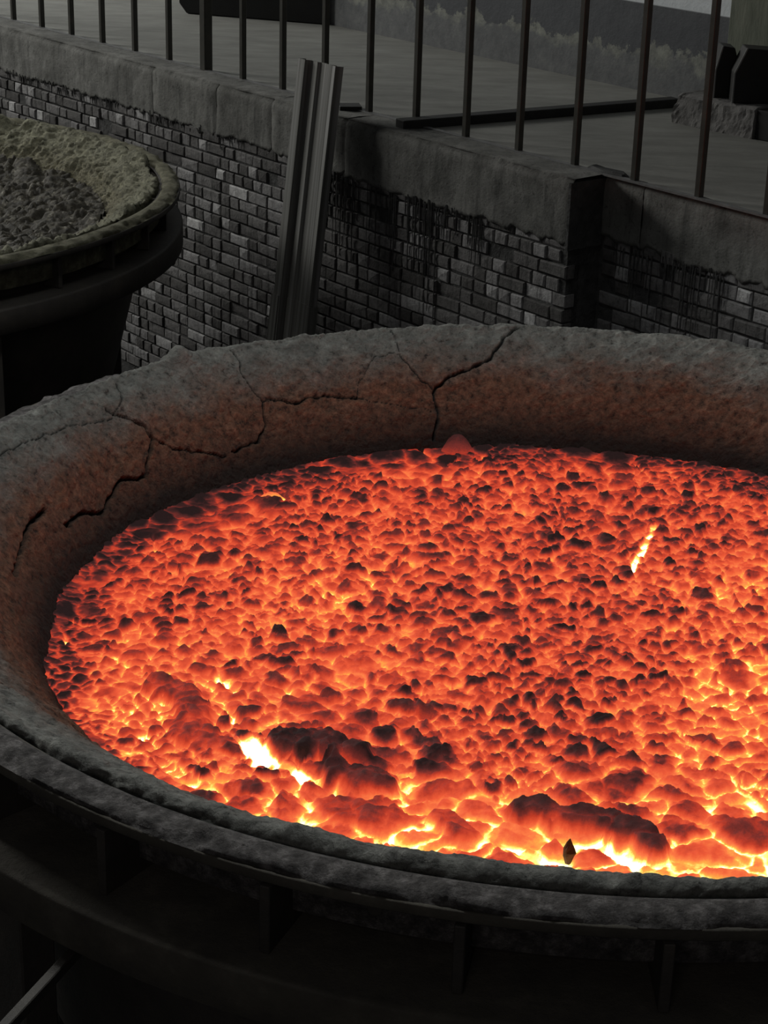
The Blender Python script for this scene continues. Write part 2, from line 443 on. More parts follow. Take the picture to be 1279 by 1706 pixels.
# local y must point out of the wall
rotR = np.array([[WD[0], WN[0], 0], [WD[1], WN[1], 0], [0, 0, 1]])
flip = np.linalg.det(rotR) < 0
holes = [on_wall(x, y, PROUD) for x, y in ((36, 170), (172, 218), (455, 305), (634, 362), (818, 425))] + [on_wall(x, y, 0) for x, y in ((1092, 445), (1060, 480))]
bricks = []
for (sa, sb, off) in ((S0 + .2, EDGE_S, PROUD), (EDGE_S + .01, 7.95, 0.0)):
    zc = -.225 - CH / 2 + (0 if off else 0); row = 0
    while zc > -1.62:
        st = (row % 2 == 0) if random.random() < .85 else (random.random() < .5)
        s = sb if off else sa
        dirn = -1 if off else 1
        s += dirn * random.choice([0, .04, .0785]) if row % 2 else 0
        while (s > sa if off else s < sb):
            L = BL if (st and random.random() < .7) or (not st and random.random() < .22) else BH
            sc_ = s + dirn * L / 2
            s += dirn * L
            if off and sc_ + L / 2 > EDGE_S + .001: continue
            hole = any(abs(sc_ - hs) < (.06) and abs(zc - hz) < .032 for hs, hz in holes)
            if hole: continue
            ti = random.choices(range(12), weights)[0]
            if off and 3.25 < sc_ < 3.5: ti = min(ti, 3)  # bricks right of the leaning profile kept dark: its shadow put into their tone
            bricks.append((sc_, zc, off, L == BL, ti, random.randrange(2), random.uniform(-.002, .003) - (.006 if random.random() < .15 else 0)))
        zc -= CH; row += 1
scored = []
for q_ in bricks:
    P0 = np.array(wp(q_[0], q_[2], q_[1])); x, y, zd = project(P0)
    inview = -30 < x < 1310 and -10 < y < 1720
    cd = P0[:2] - POT
    hid = (y > 545 + .00009 * (x - 830) ** 2 * 1.9 + 12) and x > 190
    hid = hid or (x < 285 and y > 200 + .0008 * x * x + 25 and y < 520)
    hid = hid or (462 < x < 560 - (y - 104) * .1 and y > 170)
    area_ = (BL if q_[3] else BH) / zd ** 2
    scored.append((area_ if inview and not hid else -1, q_))
scored.sort(key=lambda t: -t[0])
rest = MB()
for i, (a_, q_) in enumerate(scored):
    s, z, off, isst, ti, k, dep = q_
    x, y, _z = wp(s, off + dep, z)
    if i < 298 and a_ > 0:
        o = link('brick', (ME_st if isst else ME_hd)[ti][k], wall)
        Mx = Matrix(((WD[0], WN[0], 0, x), (WD[1], WN[1], 0, y), (0, 0, 1, z), (0, 0, 0, 1)))
        # keep a proper rotation: mirror local x when needed
        if flip:
            Mx = Matrix(((-WD[0], WN[0], 0, x), (-WD[1], WN[1], 0, y), (0, 0, 1, z), (0, 0, 0, 1)))
        o.matrix_local = Mx
    else:
        src = (MB_st if isst else MB_hd)[ti][k]
        sx = -1 if flip else 1
        vs = [(x + WD[0] * v[0] * sx + WN[0] * v[1], y + WD[1] * v[0] * sx + WN[1] * v[1], z + v[2]) for v in src.v]
        rest.add(vs, src.f, src.t[0])
tag(link('brickwork', rest.mesh('brickwork', M_brick), wall), kind='stuff')
# hardened mortar runs that dripped over the bricks below the coping
mb = MB()
rr = random.Random(5)
def drips(s0, s1, off, n, zt, lmin, lmax):
    for i in range(n):
        s = rr.uniform(s0, s1); L = rr.uniform(lmin, lmax) * rr.random() ** .8; w = rr.uniform(.0012, .0034)
        z0 = zt + rr.uniform(-.01, .02)
        a = np.array(wp(s, off + .004, z0)); b_ = np.array(wp(s + rr.uniform(-.004, .004), off + .005, z0 - L))
        mb.tube(a, b_, w * 1.3, w * .6, 5, rr.random())
drips(3.25, 4.35, PROUD, 90, -.26, .08, .5)
drips(.2, 2.6, PROUD, 120, -.235, .02, .09)
drips(4.95, 5.5, 0, 45, -.26, .03, .4)
M_drip = basic('dark_runs', [(.3, g(.03)), (.5, g(.06)), (.75, g(.16))], 40, .8)
tag(link('mortar_runs', mb.mesh('mortar_runs', M_drip), wall), kind='stuff')

# ================================================================= pots
def lathe_ring(name, prof, matl, parent, n=360, noise_amp=0.0, seed=0, drop=0.0, a0=0, a1=2 * PI, smooth=True):
    prof = np.array(prof, float)
    th = np.linspace(a0, a1, n, endpoint=False) if a1 - a0 > 6.28 else np.linspace(a0, a1, n)
    R = prof[:, 0][None, :] + 0 * th[:, None]; Z = prof[:, 1][None, :] + 0 * th[:, None]
    if noise_amp:
        d = (fbm(th[:, None] * 30 + 50, np.arange(len(prof))[None, :] * .9 + 0 * R, seed) - .5) * noise_amp
        R = R + d; Z = Z + d * .7
    if drop: Z = Z - drop * sstep(-.45, .02, np.sin(th))[:, None] * (Z > -.045)
    V = np.stack([R * np.cos(th)[:, None], R * np.sin(th)[:, None], Z], -1)
    a, k = V.shape[:2]; idx = np.arange(a * k).reshape(a, k)
    if a1 - a0 > 6.28: idx = np.concatenate([idx, idx[:1]], 0)
    Fq = np.stack([idx[:-1, :-1], idx[:-1, 1:], idx[1:, 1:], idx[1:, :-1]], -1).reshape(-1, 4)
    return link(name, mesh_np(name, V.reshape(-1, 3), Fq, matl, smooth), parent)

LPROF = np.array([(1.28, -.42), (1.340, -.355), (1.365, -.30), (1.400, -.245), (1.440, -.185), (1.488, -.13), (1.537, -.082), (1.59, -.043),
                  (1.635, -.018), (1.662, -.002), (1.678, -.006), (1.686, -.024), (1.688, -.060), (1.690, -.12)])
def resample(prof, n):
    d = np.r_[0, np.cumsum(np.linalg.norm(np.diff(prof, axis=0), axis=1))]
    # smooth Catmull via dense cubic: simple chaikin
    p = prof
    for _ in range(3):
        q = np.empty((2 * len(p), 2)); q[0::2] = np.r_[p[:1], p[:-1] * .25 + p[1:] * .75]; q[1::2] = np.r_[p[:-1] * .75 + p[1:] * .25, p[-1:]]
        a = p[:-1] * .75 + p[1:] * .25; b_ = p[:-1] * .25 + p[1:] * .75
        q = np.empty((2 * len(a), 2)); q[0::2] = a; q[1::2] = b_
        p = np.r_[p[:1], q, p[-1:]]
    d = np.r_[0, np.cumsum(np.linalg.norm(np.diff(p, axis=0), axis=1))]
    t = np.linspace(0, d[-1], n)
    return np.stack([np.interp(t, d, p[:, 0]), np.interp(t, d, p[:, 1])], 1), t

CRACKS = [  # polylines in the photograph, half width in metres
    ([(155, 855), (150, 848), (148, 855)], .0),
    ([(76, 850), (52, 872), (42, 905), (38, 930), (24, 958)], .0062),
    ([(110, 878), (135, 857), (178, 856), (186, 830), (202, 806), (248, 798), (248, 770), (255, 735), (243, 716), (212, 698), (190, 692), (178, 678)], .0055),
    ([(255, 735), (290, 755), (340, 757), (378, 760)], .0030),
    ([(388, 760), (432, 737), (444, 715), (438, 675), (470, 672), (500, 676), (520, 664), (560, 665), (595, 671)], .0036),
    ([(438, 675), (420, 650), (402, 625), (400, 605), (378, 580)], .0022),
    ([(0, 760), (60, 735), (130, 710), (190, 698)], .0022),
    ([(190, 692), (204, 668), (196, 640)], .0020),
    ([(595, 671), (598, 640), (625, 595), (665, 590), (655, 560), (648, 545)], .0016),
    ([(665, 590), (682, 610), (700, 640), (722, 655)], .0024),
    ([(722, 742), (730, 705), (724, 668), (727, 645), (750, 630), (790, 612), (818, 600), (838, 565), (862, 542)], .0048),
    ([(595, 671), (660, 680), (720, 690)], .0012),
    ([(75, 660), (95, 680), (105, 695)], .0016),
]
def ray_lining(x, y):                        # pixel -> (theta, profile length) on the far lining
    d = ray(x, y); o = np.array([0, 0, CAMZ])
    best = None
    for k in np.arange(3.2, 8.5, .012):
        P = o + d * k; r = math.hypot(P[0] - POT[0], P[1] - POT[1]); z = P[2] - RIMZ
        if r > 1.20 and ((P[0] - POT[0]) * d[0] + (P[1] - POT[1]) * d[1]) > -0.9 and z < .02:
            zs = np.interp(r, LPROF[:11, 0], LPROF[:11, 1])
            if z <= zs and r < 1.69:
                return math.atan2(P[1] - POT[1], P[0] - POT[0]) % (2 * PI), r
    return None

def lining(parent, matl, seed, rough, cracked, nfine, ncoarse, nprof, centre):
    prof, tl = resample(LPROF, nprof)
    if cracked:
        tf = np.linspace(math.radians(62), math.radians(215), nfine, endpoint=False)
        tc = np.linspace(math.radians(215), math.radians(62 + 360), ncoarse, endpoint=False)
        th = np.r_[tf, tc]
    else:
        th = np.linspace(0, 2 * PI, ncoarse, endpoint=False)
    TH, PL = np.meshgrid(th, tl, indexing='ij')
    R = np.interp(tl, tl, prof[:, 0])[None, :] + 0 * TH; Z = prof[:, 1][None, :] + 0 * TH
    tn = np.gradient(prof, tl, axis=0); nr, nz = -tn[:, 1], tn[:, 0]      # normal pointing into the bowl and up
    X0, Y0 = np.cos(TH) * 1.6, np.sin(TH) * 1.6
    u = X0 * 1.0 + 3 + PL * .3; w = Y0 + PL * 1.0 + 7
    # periodic in theta because built from x, y
    UU = np.where(TH > 2 * PI, TH - 2 * PI, TH) * 1.6 + 20; VV = PL + 3 + UU * .25
    disp = (fbm(UU * 2.2, VV * 2.6, seed, 3) - .5) * .030
    disp += (fbm(UU * 10, VV * 12, seed + 3, 4) - .5) * .020 * rough
    disp += (fbm(UU * 42, VV * 52, seed + 7, 4) - .5) * .012 * rough
    disp += (fbm(UU * 120, VV * 140, seed + 8, 2) - .5) * .005 * rough
    crest = np.exp(-((R - 1.665) / .03) ** 2) * (PL > tl[0])
    disp += crest * (fbm(UU * 16, VV * 3, seed + 12, 5) - .45) * .018
    fade = sstep(tl[-1], tl[-1] - .07, PL)
    disp *= (.25 + .75 * fade)
    crack = np.zeros_like(disp)
    if cracked:
        for pts, hw in CRACKS:
            if hw <= 0: continue
            Q = [ray_lining(*p) for p in pts]; Q = [q_ for q_ in Q if q_]
            if len(Q) < 2: continue
            # refine with jitter
            P2 = []
            for (t0, r0), (t1, r1) in zip(Q[:-1], Q[1:]):
                l0 = np.interp(r0, prof[:, 0][:int(nprof * .8)], tl[:int(nprof * .8)]); l1 = np.interp(r1, prof[:, 0][:int(nprof * .8)], tl[:int(nprof * .8)])
                n_ = max(2, int(math.hypot((t1 - t0) * 1.6, l1 - l0) / .022))
                for i in range(n_):
                    f_ = i / n_; P2.append(((t0 + (t1 - t0) * f_) * 1.55 + (random.uniform(-.006, .006) if i else 0), l0 + (l1 - l0) * f_ + (random.uniform(-.007, .007) if i else 0)))
            P2.append((Q[-1][0] * 1.55, l1))
            P2 = np.array(P2)
            lo = P2.min(0) - .03; hi = P2.max(0) + .03
            thw = np.where(th > 2 * PI, th - 2 * PI, th)
            si = np.where((thw * 1.55 > lo[0]) & (thw * 1.55 < hi[0]))[0]; pi_ = np.where((tl > lo[1]) & (tl < hi[1]))[0]
            if len(si) == 0 or len(pi_) == 0: continue
            A, B = np.meshgrid(thw[si] * 1.55, tl[pi_], indexing='ij')
            dm = np.full(A.shape, 9.0); ww = np.full(A.shape, hw)
            for k_ in range(len(P2) - 1):
                p, q_ = P2[k_], P2[k_ + 1]; e = q_ - p; L2 = e @ e + 1e-12
                t = np.clip(((A - p[0]) * e[0] + (B - p[1]) * e[1]) / L2, 0, 1)
                dd = np.hypot(A - p[0] - t * e[0], B - p[1] - t * e[1])
                wloc = hw * (.7 + .6 * abs(math.sin(k_ * 1.7 + hw * 900)))
                ratio = dd / wloc
                dm = np.minimum(dm, ratio)
            ck = 1 - sstep(.55, 1.2, dm)
            sub = crack[np.ix_(si, pi_)]; crack[np.ix_(si, pi_)] = np.maximum(sub, ck)
            disp[np.ix_(si, pi_)] -= ck * min(.022, hw * 4)
    if cracked:
        # swollen lump on the far crest and the torn lip on the near left
        b_ = ray_lining(300, 600)
        tb = b_[0] if b_ else 2.3
        thw = np.where(TH > 2 * PI, TH - 2 * PI, TH)
        disp += .030 * np.exp(-(((thw - tb) * 1.65) / .05) ** 2 - ((R - 1.655) / .04) ** 2)
        disp += .014 * np.exp(-(((thw - tb) * 1.65) / .02) ** 2 - ((R - 1.665) / .02) ** 2)
        tear = math.radians(217)
        lip = np.exp(-(((thw - tear) * 1.65) / .45) ** 2) * (PL > tl[int(nprof * .70)])
        R = R + lip * (.016 + .03 * (fbm(X0 * 9, Y0 * 9, 88) - .5)); Z = Z + lip * .006
    R = R + disp * nr[None, :]; Z = Z + disp * nz[None, :]
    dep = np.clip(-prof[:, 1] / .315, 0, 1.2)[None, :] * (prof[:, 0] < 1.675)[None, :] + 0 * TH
    V = np.stack([R * np.cos(TH), R * np.sin(TH), Z], -1)
    a, k = V.shape[:2]; idx = np.arange(a * k).reshape(a, k); idx = np.concatenate([idx, idx[:1]], 0)
    Fq = np.stack([idx[:-1, :-1], idx[:-1, 1:], idx[1:, 1:], idx[1:, :-1]], -1).reshape(-1, 4)
    Fq = Fq[:, ::-1]
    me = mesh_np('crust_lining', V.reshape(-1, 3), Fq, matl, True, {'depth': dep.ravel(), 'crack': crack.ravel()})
    return link('crust_lining', me, parent)

def make_pot(centre, label, cracked, lm_, rm_, seed, hi, lfr=1.858):
    root = empty('slag_pot', (centre[0], centre[1], RIMZ), label, 'slag pot', 'slag pots standing on the pit track')
    if hi: lining(root, lm_, seed, 1.0, True, 1150, 900, 150, centre)
    else: lining(root, lm_, seed, 2.9, False, 0, 1300, 90, centre)
    # shell with the crumbling cap between lining and iron flange
    n = 1500 if hi else 700
    cap = [(1.708, -.14), (1.708, -.018), (1.716, -.004), (1.73, .001), (1.75, .0), (1.768, -.004), (1.780, -.010), (1.786, -.018)]
    lathe_ring('rim_crust', cap[::-1], rm_, root, n, .030, seed + 40, drop=.045 if hi else .012)
    lathe_ring('top_flange', [(1.70, -.018), (1.782, -.018), (1.788, -.016), (1.790, -.019), (1.790, -.036), (1.786, -.040), (1.66, -.040)][::-1], M_dusty if hi else M_shell, root, 360, drop=.045 if hi else .012)
    shell = lathe_ring('shell', [(1.66, -.03), (1.66, -.22), (1.62, -.24), (1.60, -.40), (1.42, -1.1), (1.08, -1.62), (.60, -1.86), (.02, -1.90)][::-1], M_shell, root, 180)
    lathe_ring('lower_flange', [(1.60, -.178), (lfr - .012, -.182), (lfr - .003, -.186), (lfr, -.192), (lfr, -.278), (lfr - .01, -.285), (1.60, -.285)][::-1], M_dusty if hi else M_shell, root, 360)
    # stiffener ribs standing between the two flanges
    t0 = at_z(155, 1500, RIMZ - .18)[:2] - POT; t1 = at_z(430, 1600, RIMZ - .18)[:2] - POT
    a0, a1 = math.atan2(t0[1], t0[0]), math.atan2(t1[1], t1[0])
    stepa = abs(a1 - a0); k = max(8, round(2 * PI / stepa)); 
    mb = MB(); mb.box(((lfr + 1.63) / 2 - .03, 0, -.110), ((lfr - 1.63) / 2 - .03, 0, 0), (0, .010, 0), (0, 0, .069))
    rib = mb.mesh('rib', M_shell, .002)
    mb = MB(); mb.box(((lfr + 1.63) / 2 - .04, 0, -.134), ((lfr - 1.63) / 2 - .04, 0, 0), (0, .010, 0), (0, 0, .045))
    rib_low = mb.mesh('rib', M_shell, .002)
    mb = MB(); mb.tube((1.655, 0, 0), (1.685, 0, 0), .030, .030, 6); mb.tube((1.685, 0, 0), (1.705, 0, 0), .014, .014, 10)
    bolt = mb.mesh('bolt', M_shell, .0)
    for i in range(k):
        a = a1 + 2 * PI * i / k
        link('rib', rib_low if hi and math.sin(a) > -.5 else rib, shell, (0, 0, 0), a)
        o = link('bolt', bolt, shell, (0, 0, -.10), a + PI / k)
    # trunnion blocks and body straps below the lower flange
    for a in (math.radians(20), math.radians(200)):
        mb = MB(); mb.box((1.67, 0, -.36), (.11, 0, 0), (0, .15, 0), (0, 0, .07)); mb.tube((1.6, 0, -.42), (1.80, 0, -.42), .08, .08, 20)
        link('trunnion', mb.mesh('trunnion', M_shell, .004), root, (0, 0, 0), a)
    if hi:
        p0 = at_z(124, 1572, RIMZ - .285) - np.array([centre[0], centre[1], RIMZ]); p1 = at_z(-30, 1738, RIMZ - .285) - np.array([centre[0], centre[1], RIMZ])
        e_ = p1 - p0; e_ /= np.linalg.norm(e_)
        mb = MB(); mb.box((p0 + p1) / 2 - np.array([0, 0, .02]), e_ * .2, np.cross(e_, [0, 0, 1]) * .010, (0, 0, .012))
        link('guide_bar', mb.mesh('guide_bar', M_shell, .002), root)
    return root
pot = make_pot(POT, 'large round slag pot brim full of glowing molten slag, with cracked grey and rusty lining', True, M_lining, M_rimcrust, 3, True)
pot2 = make_pot(POT2, 'round slag pot at left edge holding cold yellow-grey crusted slag', False, M_lining2, M_rimcrust2, 60, False, 1.80)

# bogies the pots stand on, on rails along the pit
TD = (POT - POT2) / np.linalg.norm(POT - POT2); TN = np.array([TD[1], -TD[0]])
def bogie(centre, label):
    root = empty('pot_carriage', (centre[0], centre[1], PITZ), label, 'carriage', 'carriages under the slag pots')
    d3 = np.array([TD[0], TD[1], 0]); n3 = np.array([TN[0], TN[1], 0]); up = np.array([0, 0, 1.])
    for s in (-1, 1):
        mb = MB(); mb.box(n3 * s * 1.62 + up * .52, d3 * 1.79, n3 * .09, up * .14)
        link('side_beam', mb.mesh('side_beam', M_shell, .006), root)
        mb = MB(); mb.box(d3 * s * 1.70 + up * .52, n3 * 1.53, d3 * .09, up * .12)
        link('cross_beam', mb.mesh('cross_beam', M_shell, .006), root)
        for t in (-1, 1):
            c = n3 * s * 1.62 + d3 * t * 1.1 + up * .25
            mb = MB(); mb.tube(c - n3 * .06, c + n3 * .06, .19, .19, 28); mb.tube(c - n3 * s * .06, c - n3 * s * .09, .21, .21, 28)
            link('wheel', mb.mesh('wheel', M_shell), root)
            mb = MB(); mb.box(n3 * s * 1.62 + d3 * t * 1.1 + up * .36, d3 * .14, n3 * .075, up * .07)
            link('axle_box', mb.mesh('axle_box', M_shell, .004), root)
    # four posts standing on the frame carry the lower flange
    for q_ in (n3, -n3, d3, -d3):
        a_ = q_ * 1.70; mb = MB(); z0, z1 = .64, RIMZ - .286 - PITZ
        t_ = np.cross(q_, up)
        mb.box(a_ + up * (z0 + z1) / 2, q_ * .04, t_ * .12, up * (z1 - z0) / 2)
        link('saddle_post', mb.mesh('saddle_post', M_shell, .004), root)
    return root
bogie(POT, 'dark steel carriage under the glowing pot')
bogie(POT2, 'dark steel carriage under the cold pot at left')
for s in (-1, 1):
    mb = MB()
    lo, hi_ = -7.0, 6.0
    c = POT * .5 + POT2 * .5; dr = (POT - POT2) / np.linalg.norm(POT - POT2)
    nrm = TN
    a = c + nrm * s * 1.62
    for w, z0, z1 in ((.05, 0, .012), (.012, .012, .048), (.03, .048, .062)):
        cc = np.array([a[0], a[1], PITZ + (z0 + z1) / 2])
        mb.box(cc, (*(TD * 6.5), 0), (*(nrm * w), 0), (0, 0, (z1 - z0) / 2))
    tag(link('track_rail', mb.mesh('track_rail', M_shell)), 'rail on the pit floor %s the brick wall' % ('close to' if s < 0 else 'away from'), 'rail', 'rails on the pit floor')

# ================================================================= molten slag
def dist_poly(X, Y, pts, z=LAVAZ):
    P = [at_z(x, y, z)[:2] - POT for x, y in pts]; dm = np.full(X.shape, 9.0)
    for p, q_ in zip(P[:-1], P[1:]):
        e = q_ - p; t = np.clip(((X - p[0]) * e[0] + (Y - p[1]) * e[1]) / (e @ e + 1e-9), 0, 1)
        dm = np.minimum(dm, np.hypot(X - p[0] - t * e[0], Y - p[1] - t * e[1]))
    return dm
def cells(X, Y, cs, seed, jit=.86):
    gx = X / cs; gy = Y / cs; ix = np.floor(gx).astype(int); iy = np.floor(gy).astype(int)
    F1 = np.full(X.shape, 9.0); F2 = np.full(X.shape, 9.0); ID = np.zeros(X.shape, np.int64)
    CX = np.zeros(X.shape); CY = np.zeros(X.shape)
    for dx in (-2, -1, 0, 1, 2):
        for dy in (-2, -1, 0, 1, 2):
            a, b_ = ix + dx, iy + dy
            def h(k):
                n = (a * 73856093 ^ b_ * 19349663 ^ (seed * 83492791 + k * 2654435)) & 0xffffffff
                n = ((n ^ (n >> 15)) * 2246822519) & 0xffffffff; n = ((n ^ (n >> 13)) * 3266489917) & 0xffffffff
                return ((n ^ (n >> 16)) & 0xffff) / 65535.0
            px = a + .5 + jit * (h(1) - .5); py = b_ + .5 + jit * (h(2) - .5)
            d = np.hypot(gx - px, gy - py) - .32 * h(3) 
            m1 = d < F1
            F2 = np.where(m1, F1, np.minimum(F2, d)); ID = np.where(m1, a * 100003 + b_, ID)
            CX = np.where(m1, px * cs, CX); CY = np.where(m1, py * cs, CY); F1 = np.where(m1, d, F1)
    return F1, F2, ID, CX, CY
def hashid(ID, k):
    n = (ID * 2654435761 + k * 40503) & 0xffffffff; n = ((n ^ (n >> 15)) * 2246822519) & 0xffffffff; n = (n ^ (n >> 13)) & 0xffff
    return n / 65535.0

def slag_surface(n_px, R, hot=True, cs=.044, seed=5):
    L = np.linspace(-R, R, n_px); X, Y = np.meshgrid(L, L, indexing='ij')
    rr_ = np.hypot(X, Y)
    # warp; stretched a little across the view, larger lumps along the near edge
    wx = X + (fbm(X * 14 + 40, Y * 14, seed, 3) - .5) * .050 + (fbm(X * 45, Y * 45, seed + 4, 3) - .5) * .024
    wy = Y + (fbm(X * 14 + 90, Y * 14 + 30, seed + 1, 3) - .5) * .050 + (fbm(X * 45 + 9, Y * 45, seed + 5, 3) - .5) * .024
    wx = wx * .74; wy = wy * 1.06
    F1, F2, ID, CX, CY = cells(wx, wy, cs, seed)
    if hot:      # broad smooth lobes along the near and left side, finer rubble in the middle
        B = cells(wx + 7, wy + 9, cs * 1.85, seed + 2)
        S = cells(wx + 4, wy + 6, cs * .72, seed + 6)
        sel = fbm(X * 5 + 11, Y * 5 + 2, seed + 70, 3)
        nearm = sstep(-.55, -1.0, Y - .35 * np.minimum(0, X + .3)) + .55 * sstep(1.0, 1.25, rr_) 
        big = sel + .42 * nearm > .70
        small = sel < .44
        F1 = np.where(big, B[0], np.where(small, S[0], F1)); F2 = np.where(big, B[1], np.where(small, S[1], F2))
        ID = np.where(big, B[2] + 7000000007, np.where(small, S[2] + 9000000011, ID))
        CX = np.where(big, B[3] - 7, np.where(small, S[3] - 4, CX)); CY = np.where(big, B[4] - 9, np.where(small, S[4] - 6, CY))
    G1, G2, ID2, _, _ = cells(wx * 1.0 + 3, wy + 2, cs * 1.9, seed + 9)
    H1, H2, ID3, _, _ = cells(wx + 1, wy + 5, cs * .48, seed + 19)
    e1 = np.clip((F2 - F1) / .75, 0, 1); dome = 1 - (1 - e1) ** 2.2
    e2 = np.clip((G2 - G1) / .7, 0, 1); dome2 = 1 - (1 - e2) ** 2
    e3 = np.clip((H2 - H1) / .7, 0, 1); dome3 = 1 - (1 - e3) ** 2
    r1 = hashid(ID, 1); r2 = hashid(ID, 2); r3 = hashid(ID, 3)
    smoothreg = sstep(.50, .70, fbm(X * 2.6 + 20, Y * 2.6, seed + 33, 2)) * .7
    hgt = dome * (.007 + .017 * r1) + dome2 * .008 * (1 - .4 * smoothreg) + dome3 * .0075 * (1 - smoothreg)
    tilt = ((wx - CX) * (r2 - .5) + (wy - CY) * (.35 + .5 * (r3 - .3))) * .45 * dome
    hgt = hgt + tilt * 1.25 + (fbm(X * 85, Y * 85, seed + 50, 3) - .5) * .008
    hgt = hgt + (fbm(X * 3, Y * 3, seed + 60, 3) - .5) * .035
    return X, Y, rr_, hgt, dome, dome2, dome3, ID, r1, r2, r3, smoothreg, e1, tilt

NL = 640; RL = 1.42
X, Y, rr_, hgt, dome, dome2, dome3, ID, r1, r2, r3, smr, e1, tilt = slag_surface(NL, RL)
reg = fbm(X * 1.6 + 3, Y * 1.6 + 8, 71, 3)
# heat of the crust: hottest in the gaps, coolest on the raised caps
cool = dome * (.16 + .34 * r1) + dome2 * .13 + dome3 * .11 * (1 - smr)
heat = .83 - cool + (reg - .5) * .34
cap = sstep(.22, .75, e1 * (.45 + .85 * r2) + np.clip(tilt, -.01, .02) * 12) * sstep(.25, .95, r3 * .8 + dome2 * .35)
heat = heat - .05 - np.clip(tilt, -.012, .02) * 7 - cap * .22 * (1 - .7 * smr) - (fbm(X * 60, Y * 60, 301, 3) - .5) * .16 * dome
heat = heat - smr * .02
# pixel position of every vertex, used only to lay the hot and cool patches out from the photograph
far = Y / RL
heat = heat + .05 - .13 * sstep(.1, 1.0, far) + .08 * sstep(.1, -.9, far)
hgt = hgt * (1 - .65 * sstep(1.15, 1.33, rr_))
heat = heat + .02 + .125 * (1 - sstep(0, .22, e1)) * (.25 + .75 * sstep(.3, -.7, far)) * (.5 + fbm(X * 6 + 3, Y * 6, 606, 2))
heat = heat - .37 * sstep(1.14, 1.38, rr_ + (fbm(X * 7, Y * 7, 77) - .5) * .16) * (.15 + .85 * sstep(-1.15, -.45, Y + .35 * np.minimum(0, X + .6) * -1))
# raised cool slabs
for pts, w, hh_, dh in (([(478, 1252), (530, 1258), (588, 1268)], .048, .045, .60), ([(560, 1296), (600, 1306), (636, 1318)], .036, .034, .52),
                        ([(870, 1357), (930, 1365), (1000, 1375), (1060, 1395), (1090, 1418)], .034, .040, .58),
                        ([(265, 1150), (300, 1168), (325, 1195)], .045, .030, .38), ([(560, 1345), (600, 1362)], .05, .02, .35),
                        ([(660, 1182), (690, 1186)], .022, .022, .40), ([(705, 1186), (755, 1186)], .014, .020, .50),
                        ([(735, 1370), (770, 1395)], .035, .025, .32), ([(310, 1215), (355, 1240)], .05, .02, .25),
                        ([(1200, 1375), (1240, 1385)], .03, .02, .3), ([(500, 1385), (560, 1395)], .03, .01, .2)):
    dd = dist_poly(X, Y, pts) + (fbm(X * 22, Y * 22, 13) - .5) * .04
    mk = 1 - sstep(w * .55, w * 1.15, dd)
    hgt = hgt * (1 - .45 * mk) + mk * hh_ * 1.15 * (.75 + .45 * fbm(X * 16, Y * 16, 411, 3)); heat = heat * (1 - .7 * mk) + .17 * mk - mk * (dh - .3) * .75 + mk * (fbm(X * 30, Y * 30, 412, 3) - .5) * .25
# open hot gaps
for pts, w, dh in (([(415, 1238), (438, 1270)], .028, .85), ([(438, 1272), (455, 1278), (490, 1287), (528, 1306)], .019, .56), ([(525, 1305), (575, 1328)], .012, .26),
                   ([(1090, 875), (1076, 905), (1062, 930), (1052, 948)], .012, .60), ([(350, 1128), (375, 1140), (400, 1150)], .020, .28),
                   ([(955, 1405), (1000, 1400), (1060, 1430)], .024, .36), ([(860, 1410), (905, 1432)], .016, .30), ([(1060, 1440), (1100, 1455)], .016, .22),
                   ([(415, 1215), (400, 1205), (385, 1185)], .012, .2), ([(730, 1330), (715, 1350)], .014, .2), ([(270, 1268), (330, 1310), (400, 1325)], .02, .2),
                   ([(640, 1395), (700, 1412)], .012, .18), ([(1215, 915), (1228, 935)], .012, .22), ([(950, 1408), (935, 1420)], .03, .2),
                   ([(435, 823), (470, 815)], .014, .25), ([(480, 1150), (560, 1170)], .03, .14), ([(1150, 1465), (1200, 1462)], .014, .22),
                   ([(700, 750), (722, 762), (760, 768), (795, 768), (806, 756)], .006, .34), ([(1060, 770), (1075, 784), (1110, 790), (1142, 794)], .007, .4), ([(1150, 785), (1165, 800)], .005, .3), ([(525, 792), (562, 786)], .005, .3), ([(325, 852), (352, 848)], .005, .3), ([(895, 775), (925, 778), (950, 770)], .005, .28), ([(1195, 788), (1225, 800)], .005, .3), ([(255, 890), (262, 925), (300, 930)], .005, .3), ([(112, 1055), (108, 1075)], .006, .45), ([(118, 1030), (150, 1038)], .006, .4),
                   ([(720, 862), (760, 880)], .05, .12), ([(560, 990), (640, 960)], .07, .09), ([(1180, 1150), (1279, 1160)], .09, .10), ([(230, 1210), (260, 1250)], .02, .22)):
    dd = dist_poly(X, Y, pts) + (fbm(X * 40, Y * 40, 23) - .5) * .018
    mk = 1 - sstep(w * .4, w * 1.25, dd)
    hgt = hgt - mk * .012; heat = heat + mk * dh * (1.0 if dh > .45 else (.6 + .4 * (1 - dome)))
